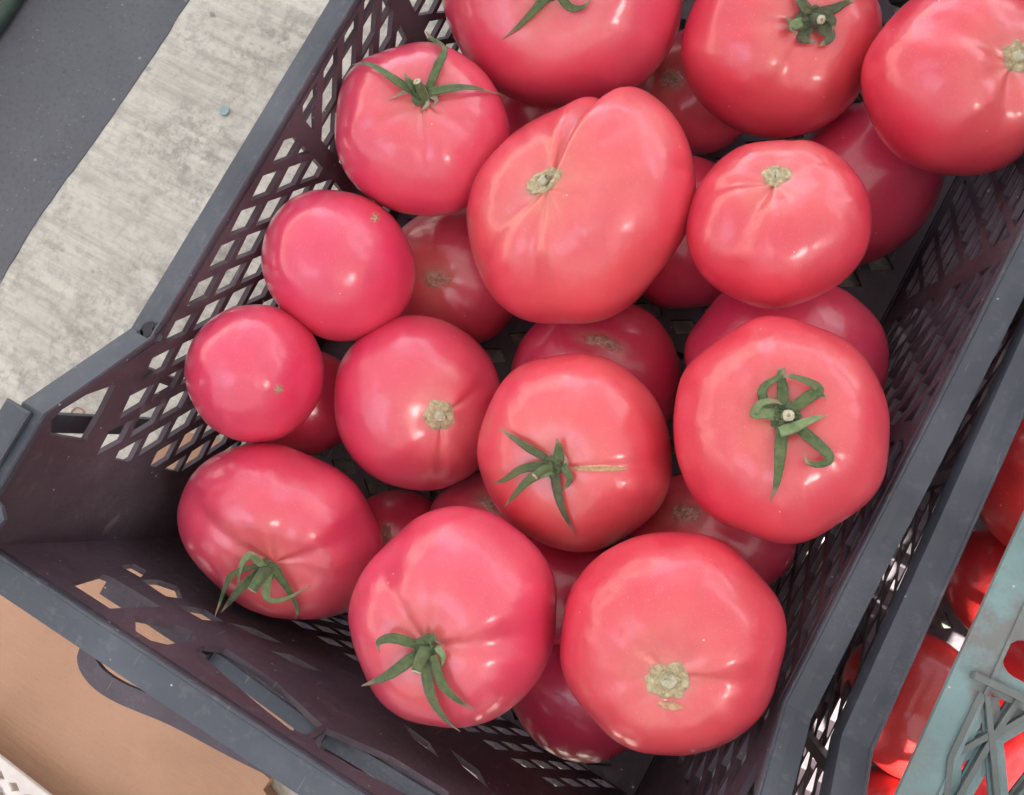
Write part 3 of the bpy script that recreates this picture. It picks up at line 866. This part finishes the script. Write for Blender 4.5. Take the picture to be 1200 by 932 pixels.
tomato('L8', 'dark red sliver of a tomato below the smooth cream scarred one, with a pale patch', (466, 636, 60, 62, 0), .037, (462, 650), 0, end='hidden', group=PIL)
tomato('L9', 'partly covered tomato under the left side of the central one, with a tan patch', (578, 622, 76, 72, 0), .044, (575, 592), 0, dimple=.05, group=PIL)
tomato('L10', 'tomato under the large star calyx tomato showing a grey brown cracked scar', (836, 628, 98, 78, 10), 0.078, (802, 600), 0, dimple=.05, group=PIL)
tomato('L11', 'dark tomato deep between the central one and the two front tomatoes', (655, 690, 66, 66, 0), 0.075, (650, 690), 0, end='hidden', group=PIL)
tomato('L12', 'shaded tomato on the crate floor between the two biggest front tomatoes', (686, 806, 90, 89, 0), .048, (690, 800), 0, end='hidden', group=PIL)
tomato('L13', 'dark little tomato under the cluster between left wall and biggest tomato', (625, 140, 58, 60, 0), .040, (625, 120), 0, end='hidden', group=PIL)
# --- second crate ----------------------------------------------------------
P2 = 'red tomatoes in the right crate'
tomato('R1', 'red tomato in the right crate, uppermost of those seen beside its rim', (1224, 572, 88, 86, 0), .10, (1230, 560), 3, end='hidden', group=P2)
tomato('R2', 'dark shaded tomato in the right crate below the uppermost one', (1178, 690, 72, 72, 0), .06, (1180, 690), 3, end='hidden', group=P2)
tomato('R3', 'red tomato in the right crate with bright sun patches on it', (1072, 828, 88, 90, 0), .075, (1080, 820), 3, end='hidden', group=P2)
tomato('R4', 'sunlit tomato in the right crate cut by the bottom photo edge', (1052, 978, 80, 78, 0), .07, (1050, 975), 3, end='hidden', group=P2)
tomato('R5', 'red tomato seen through the slots of the teal crate', (1228, 790, 78, 76, 0), .07, (1230, 800), 3, end='hidden', group=P2)
tomato('R6', 'red tomato seen through the triangular lattice of the teal crate', (1180, 925, 76, 76, 0), .075, (1180, 930), 3, end='hidden', group=P2)

for k, (x, y, z, src) in enumerate(((.268, .085, .052, 'R1'), (.345, .10, .055, 'R5'), (.415, .07, .053, 'R2'), (.30, .17, .052, 'R5'), (.385, .18, .056, 'R1'), (.36, -.02, .055, 'R2'), (.43, -.03, .054, 'R5'), (.40, -.11, .053, 'R1'), (.30, .25, .052, 'R2'), (.38, .27, .054, 'R5'))):
    o = OBJ[src][0].copy(); COL.objects.link(o); o.location = (x, y, z); o.rotation_euler = (.4 * k, .3 * k, 1.1 * k)
    o['label'] = 'red tomato lying deeper in the right crate beyond the photo edge'; o['group'] = 'red tomatoes in the right crate beyond the photo edge'
# --- calyxes, scars --------------------------------------------------------
calyx('T4', 494, 112, 13, [([(486, 110), (462, 94), (434, 76), (413, 76)], .0060, (.002, .004, .003, .004)),
      ([(503, 104), (513, 78), (521, 58), (506, 46), (499, 37)], .0058, (.002, .004, .005, .006)),
      ([(503, 109), (530, 104), (558, 104), (584, 111)], .0060, (.002, .003, .001)),
      ([(494, 112), (480, 98), (474, 86)], .0075, (.002, .006, .006)),
      ([(497, 114), (500, 124), (493, 130)], .0050, (.002, .001), M_SEPDRY), ([(505, 112), (512, 118), (506, 126)], .004, (.002, .0008), M_SEPDRY),
      ([(478, 107), (470, 110), (455, 118)], .0028, (.002, .0008), M_SEPDRY)],
      ([(498, 116), (494, 106), (489, 96)], (.001, .006, .010), .0019))
calyx('T11', 921, 488, 21, [([(916, 478), (917, 455), (914, 437), (920, 431)], .0062, (.002, .0012, .003, .004)),
      ([(914, 488), (894, 484), (884, 486), (890, 474), (906, 470), (916, 474)], .0062, (.002, .005, .006, .004), M_SEPL),
      ([(930, 478), (946, 466), (959, 457), (944, 447), (925, 441), (915, 443)], .0064, (.002, .004, .006, .003)),
      ([(914, 507), (932, 501), (955, 491), (970, 487)], .0060, (.004, .005, .004), M_SEPL),
      ([(934, 500), (955, 518), (972, 536), (960, 544), (945, 541), (944, 533)], .0058, (.001, .003, .004, .003)),
      ([(917, 496), (915, 530), (911, 565), (903, 587)], .0066, (.001, .003, .001)),
      ([(905, 483), (893, 466), (897, 452), (916, 440), (919, 430)], .0055, (.002, .003, .004)),
      ([(950, 462), (962, 462), (970, 470)], .0030, (.003, .003))],
      ([(922, 489), (924, 487)], (.001, .006), .0022), M_SEP)
calyx('T10', 650, 545, 14, [([(640, 536), (618, 524), (600, 512), (584, 502)], .0052, (.002, .003, .002, .003), M_SEPD),
      ([(642, 545), (612, 549), (592, 562), (577, 566)], .0056, (.002, .003, .003)),
      ([(645, 548), (618, 564), (602, 582), (591, 594)], .0056, (.002, .004, .003)),
      ([(650, 552), (655, 582), (663, 605), (675, 627)], .0058, (.002, .003, .001), M_SEPD),
      ([(660, 545), (668, 562), (657, 577)], .0050, (.002, .003, .002)),
      ([(654, 540), (655, 525), (652, 514)], .0062, (.002, .003, .004)),
      ([(648, 552), (634, 556), (626, 560)], .0052, (.002, .005, .006), M_SEPL),
      ([(662, 548), (664, 540), (660, 530)], .0030, (.002, .002), M_SEPDRY)],
      ([(647, 547), (634, 552), (627, 558)], (.001, .006, .008), .0015))
calyx('T12', 312, 668, 13, [([(310, 664), (292, 650), (281, 668), (280, 690)], .0050, (.003, .008, .007, .005), M_SEPL),
      ([(304, 670), (286, 685), (270, 704), (259, 718)], .0062, (.003, .006, .005, .004)),
      ([(304, 662), (272, 672), (260, 700), (251, 725)], .0042, (.003, .008, .007, .006)),
      ([(316, 672), (312, 700), (334, 702), (364, 686)], .0050, (.003, .006, .006, .004), M_SEPL),
      ([(322, 668), (337, 688), (349, 712), (346, 726)], .0055, (.003, .003, .002)),
      ([(318, 660), (328, 668), (326, 676)], .0045, (.003, .002))],
      ([(312, 667), (304, 679), (296, 691)], (.002, .010, .014), .0023), M_SEP)
calyx('T13', 498, 762, 18, [([(486, 754), (462, 747), (444, 752), (445, 765)], .0062, (.003, .006, .006, .004)),
      ([(488, 768), (455, 792), (424, 804)], .0068, (.003, .003, .001)),
      ([(498, 772), (506, 815), (522, 842), (539, 857)], .0068, (.003, .003, .001)),
      ([(508, 768), (518, 800), (536, 820), (558, 832)], .0060, (.003, .003, .001)),
      ([(498, 750), (508, 746), (516, 756)], .0060, (.003, .003, .002)),
      ([(512, 758), (520, 770), (516, 784)], .0040, (.003, .002), M_SEPL)],
      ([(499, 762), (492, 775), (488, 787)], (.002, .007, .009), .0021), M_SEP)
calyx('T1', 648, -12, 14, [([(645, -8), (632, 6), (612, 27), (589, 46)], .0062, (.003, .003, .001)),
      ([(655, -6), (668, 9), (682, 9), (693, -1)], .0055, (.003, .003, .003)), ([(640, -16), (615, -25), (600, -30)], .005, (.002, .002)), ([(655, -18), (670, -35), (690, -45)], .005, (.002, .002))],
      ([(648, -12), (650, -18)], (.001, .008), .0020))
calyx('T2', 950, 22, 17, [([(942, 22), (930, 30), (921, 20)], .0095, (.002, .003, .004), M_SEPD, .15), ([(948, 30), (940, 44), (956, 50)], .0095, (.002, .002, .002), M_SEPD, .15),
      ([(962, 28), (972, 44), (960, 54)], .0095, (.002, .003, .003), M_SEPD, .2), ([(958, 16), (974, 12), (990, 4), (1002, 2)], .0070, (.002, .003, .002), M_SEPD),
      ([(946, 14), (936, 2), (930, -6)], .0075, (.002, .003, .002), M_SEPD), ([(962, 18), (976, 24), (976, 36)], .0060, (.002, .005, .004), M_SEPD),
      ([(940, 26), (926, 32), (934, 40)], .007, (.003, .004, .003), M_SEPL, .2)],
      ([(952, 22), (962, 23)], (.001, .008), .0021), M_SEPD)
scar('T5', 637, 213, 26, 14, -32)
scar('T6', 909, 206, 18, 14, -15)
scar('T9', 515, 488, 20, 21, 10)
scar('T14', 784, 798, 30, 25, 5)
scar('T3', 1192, 66, 17, 22, -15)
skin_scar('L1', 512, 325, 24, 20, 10)
skin_scar('L2', 787, 92, 20, 18, 0)
skin_scar('L5', 708, 402, 46, 13, 18)
skin_scar('L8', 452, 626, 14, 16, 30)
skin_scar('L9', 575, 590, 28, 11, 25)
skin_scar('L10', 803, 602, 34, 20, 10)
surf_disc('T10', 'healed_crack', 702, 549, 37, 4.4, 0, M_CRACK, lift=.0002, height=.0007, rings=4, seg=40)
surf_disc('T14', 'healed_crack', 786, 827, 17, 5, 8, M_CRACK, lift=.0002, height=.0008, rings=4, seg=24)
for k, x, y in (('T7', 440, 255), ('T8', 327, 456)):
    skin_scar(k, x, y, 7, 7, 0, .44)
    s = surf_disc(k, 'blossom_scar', x, y, 3.0, 3.0, 0, M_SCAR, lift=.0002, height=.0006, rings=3, seg=14, edge=.9)
    for a in (20, 95, 160, 235, 310):
        ribbon(k, 'scar_ray', [(x, y), (x + 4.5 * math.cos(RAD(a)), y + 4.5 * math.sin(RAD(a))), (x + 6.5 * math.cos(RAD(a + 9)), y + 6.5 * math.sin(RAD(a + 9)))], .0007, .0001, M_SCAR, s, 3, 0, .2, .0002)

# ------------------------------------------------------------------ cardboard, white crate edge, shoe, disc
edge = [(-60, 700 - 160), (20, 640), (120, 560), (215, 505), (290, 525), (330, 640), (370, 800), (330, 890), (312, 896), (306, 905), (316, 914), (308, 926), (318, 940), (330, 975), (250, 1100), (-260, 900), (-300, 650)]
pts = [atz(a, b, .012) for a, b in edge]
bm = panel([(p.x, p.y) for p in pts], [], .010, Matrix.Translation((0, 0, .0065)))
tag(obj('cardboard_sheet', bm, M_CARD), 'flat brown cardboard sheet on the ground under the crate end, one torn edge', 'cardboard')
bm = bmesh.new()
tag(obj('plastic_disc', sweep([Vector((0, 0, 0)), Vector((0, 0, .0016))], [(.0031 * math.cos(k * math.pi / 10), .0031 * math.sin(k * math.pi / 10)) for k in range(20)], up=Vector((0, 1, 0))), M_CAP), 'small round teal plastic disc lying on the concrete strip', 'disc').location = atz(264, 131, 0.0005)
# white crate edge at the lower left corner
wr = empty('white_crate')
z = .03
a = atz(-60, 838, z); b = atz(110, 971, z)
d = (b - a).normalized(); nrm = Vector((d.y, -d.x, 0))
Mx = Matrix(((d.x, nrm.x, 0, a.x), (d.y, nrm.y, 0, a.y), (0, 0, 1, z), (0, 0, 0, 1)))
hl = []
for r in range(8):
    for i in range(32):
        x = -.20 + i * .0112 + (.0056 if r % 2 else 0); y = .0080 + r * .0064
        hl.append([(x - .0038, y), (x - .0005, y - .0023), (x + .0038, y), (x + .0005, y + .0023)])
bm = panel([(-.22, 0), (.17, 0), (.17, .25), (-.22, .25)], hl, .003, Mx, .0005)
obj('lattice_lid', bm, M_WHITE, wr)
bm = bmesh.new(); bmbox(bm, -.215, .165, .014, .0165, -.016, -.0016, Mx); obj('side_wall', bm, M_WHITE, wr)
tag(wr, 'white plastic lattice crate peeking in at the lower left corner', 'crate')
# shoe toe at the upper left corner
sh = empty('shoe')
c = atz(-48, -42, .02)
def shoe_ring(sc, z0, z1, mat, nm, dome=0):
    bm = bmesh.new(); n = 40
    prof = []
    for k in range(n):
        t = 2 * math.pi * k / n
        x = math.cos(t) * .043 * (1 - .12 * (math.sin(t) > 0) * math.sin(t)); y = math.sin(t) * .13
        prof.append((x * sc, y * sc))
    rows = [(1, z0), (1, z1)] + ([(.93, z1 + dome * .45), (.75, z1 + dome * .85), (.4, z1 + dome)] if dome else [])
    R = [[bm.verts.new((c.x + x * s, c.y + y * s, z)) for x, y in prof] for s, z in rows]
    for i in range(len(R) - 1):
        for k in range(n): bm.faces.new((R[i][k], R[i][(k + 1) % n], R[i + 1][(k + 1) % n], R[i + 1][k]))
    bm.faces.new(R[0][::-1]); bm.faces.new(R[-1])
    obj(nm, bm, mat, sh, True)
shoe_ring(1.0, .004, .016, M_SOLEG, 'sole'); shoe_ring(.95, .016, .021, M_SOLE, 'welt'); shoe_ring(.90, .021, .03, M_LEATHER, 'upper', .045)
tag(sh, 'brown shoe with tan welt and dark green sole, standing on the asphalt at upper left', 'shoe')
# dry tendril seen through the hand opening
P = catmull([atz(a, b, .003) for a, b in ((88, 496), (84, 484), (90, 478), (98, 482), (96, 492), (87, 492))], 5)
bm = sweep(P, [(-.0005, .0004), (.0005, .0004), (.0005, -.0004), (-.0005, -.0004)])
tag(obj('dry_tendril', bm, M_TWIG), 'thin reddish curled tendril on the concrete seen through the crate hand opening', 'tendril')

# ------------------------------------------------------------------ market awnings overhead (first one inferred from the shade, the rest added to shape light)
def awning(name, label, x0, x1, y0, y1, z, mat, sag=.08):
    root = empty(name, ((x0 + x1) / 2, (y0 + y1) / 2, 0))
    L = root.location
    bm = bmesh.new(); nx, ny = 24, 24; g = []
    for i in range(nx + 1):
        row = []
        for j in range(ny + 1):
            u, v = i / nx, j / ny
            row.append(bm.verts.new((x0 + (x1 - x0) * u - L.x, y0 + (y1 - y0) * v - L.y, z + sag * math.sin(u * math.pi))))
        g.append(row)
    for i in range(nx):
        for j in range(ny): bm.faces.new((g[i][j], g[i + 1][j], g[i + 1][j + 1], g[i][j + 1]))
    obj('canopy', bm, mat, root, True)
    for x in (x0 + .05, x1 - .05):
        for y in (y0 + .05, y1 - .05):
            bm = bmesh.new(); bmesh.ops.create_cone(bm, cap_ends=True, segments=12, radius1=.02, radius2=.02, depth=z, matrix=Matrix.Translation((x - L.x, y - L.y, z / 2)))
            obj('pole', bm, M_POLE, root, True)
    tag(root, label, 'awning', 'market awnings overhead')
    return root
P0 = Vector((.180, -.06, .10)); tE = (2.2 - P0.z) / SUN.z
XE = (P0 + SUN * tE).x
YEd = P0.y + .07 + SUN.y * tE
awning('awning', 'pinkish canvas market awning over the tomato crates', -1.1, XE, -.85, 2.4, 2.2, M_AWN)
awning('awning', 'added unseen pinkish awning bounding the sunlit gap at its far side', XE + .01, XE + 2.4, YEd, 2.4, 2.21, M_AWN)
awning('awning', 'added unseen pinkish awning narrowing the sunlit gap at its right', XE + .50, XE + 3.2, -4.6, YEd - .01, 2.25, M_AWN)
awning('awning', 'added unseen pinkish awning narrowing the sunlit gap at its near side', XE + .01, XE + .49, -4.6, YEd - .5, 2.27, M_AWN)
awning('awning', 'small added canvas strip breaking up sky reflections from the left gap', -1.69, -1.11, -.3, .9, 2.24, M_AWN, .02)
awning('awning', 'small added canvas strip breaking up sky reflections from the far gap', -.2, .75, 2.41, 3.19, 2.24, M_AWN, .02)
awning('awning', 'narrow added canvas strip covering the sky at the near side of the crates', .05, XE, -2.1, -.86, 2.23, M_AWN, .03)
awning('awning', 'added unseen pinkish awning behind the camera, bounding the near sky gap', -1.3, XE, -4.6, -2.12, 2.3, M_AWN)
awning('awning', 'added unseen pinkish awning on the road side, bounding the left sky gap', -6, -1.7, -4, 3, 2.6, M_AWN)
awning('awning', 'added unseen pinkish awning at the far left, shaping sky reflections', -2.2, .3, 3.2, 6.0, 2.5, M_AWN)
awning('awning', 'added unseen pinkish awning at the far right, shaping sky reflections', .8, 3.6, 3.4, 6.0, 2.45, M_AWN)
def building(label, x, y, rz, wd, ht):  # unseen buildings added to block light from the low sky
    root = empty('building', (x, y, 0), rz)
    hl = []; nx = int(wd / 2.4)
    for i in range(nx):
        cx = -wd / 2 + (i + .5) * wd / nx
        hl.append([(cx - .5, 1.0), (cx + .5, 1.0), (cx + .5, 2.4), (cx - .5, 2.4)])
    bm = panel([(-wd / 2, 0), (wd / 2, 0), (wd / 2, ht), (-wd / 2, ht)], hl, .3, Matrix(((1, 0, 0, 0), (0, 0, -1, 0), (0, 1, 0, 0), (0, 0, 0, 1))))
    obj('wall', bm, M_WALL, root)
    for i in range(nx):
        cx = -wd / 2 + (i + .5) * wd / nx
        bm = bmesh.new(); bmbox(bm, cx - .5, cx + .5, .05, .08, 1.0, 2.4)
        wd_ = obj('window', bm, M_GLASS, root)
        bm = bmesh.new(); bmbox(bm, cx - .03, cx + .03, -.02, .049, 1.0, 2.4); obj('glazing_bar', bm, M_POLE, wd_)
    bm = bmesh.new(); bmbox(bm, -wd / 2 - .2, wd / 2 + .2, -.35, 3, ht + .002, ht + .2)
    obj('roof', bm, M_POLE, root)
    tag(root, label, 'building')
M_WALL = simple('rendered_wall', (.28, .25, .22), (.34, .30, .26), 3, .9, .3)
M_GLASS = simple('window_glass', (.03, .035, .04), (.035, .04, .045), 3, .1, 0)
building('added unseen low building on the right side, blocking the low sky', 6.0, 0, RAD(-90), 16, 3.6)
building('added unseen low building behind the camera, blocking the low sky', 0, -8, RAD(180), 16, 4.2)
building('added unseen low building on the road side, blocking the low sky', -9, 0, RAD(90), 18, 5.0)
building('added unseen low building at the far side, blocking the low sky', 0, 13, 0, 18, 3.6)
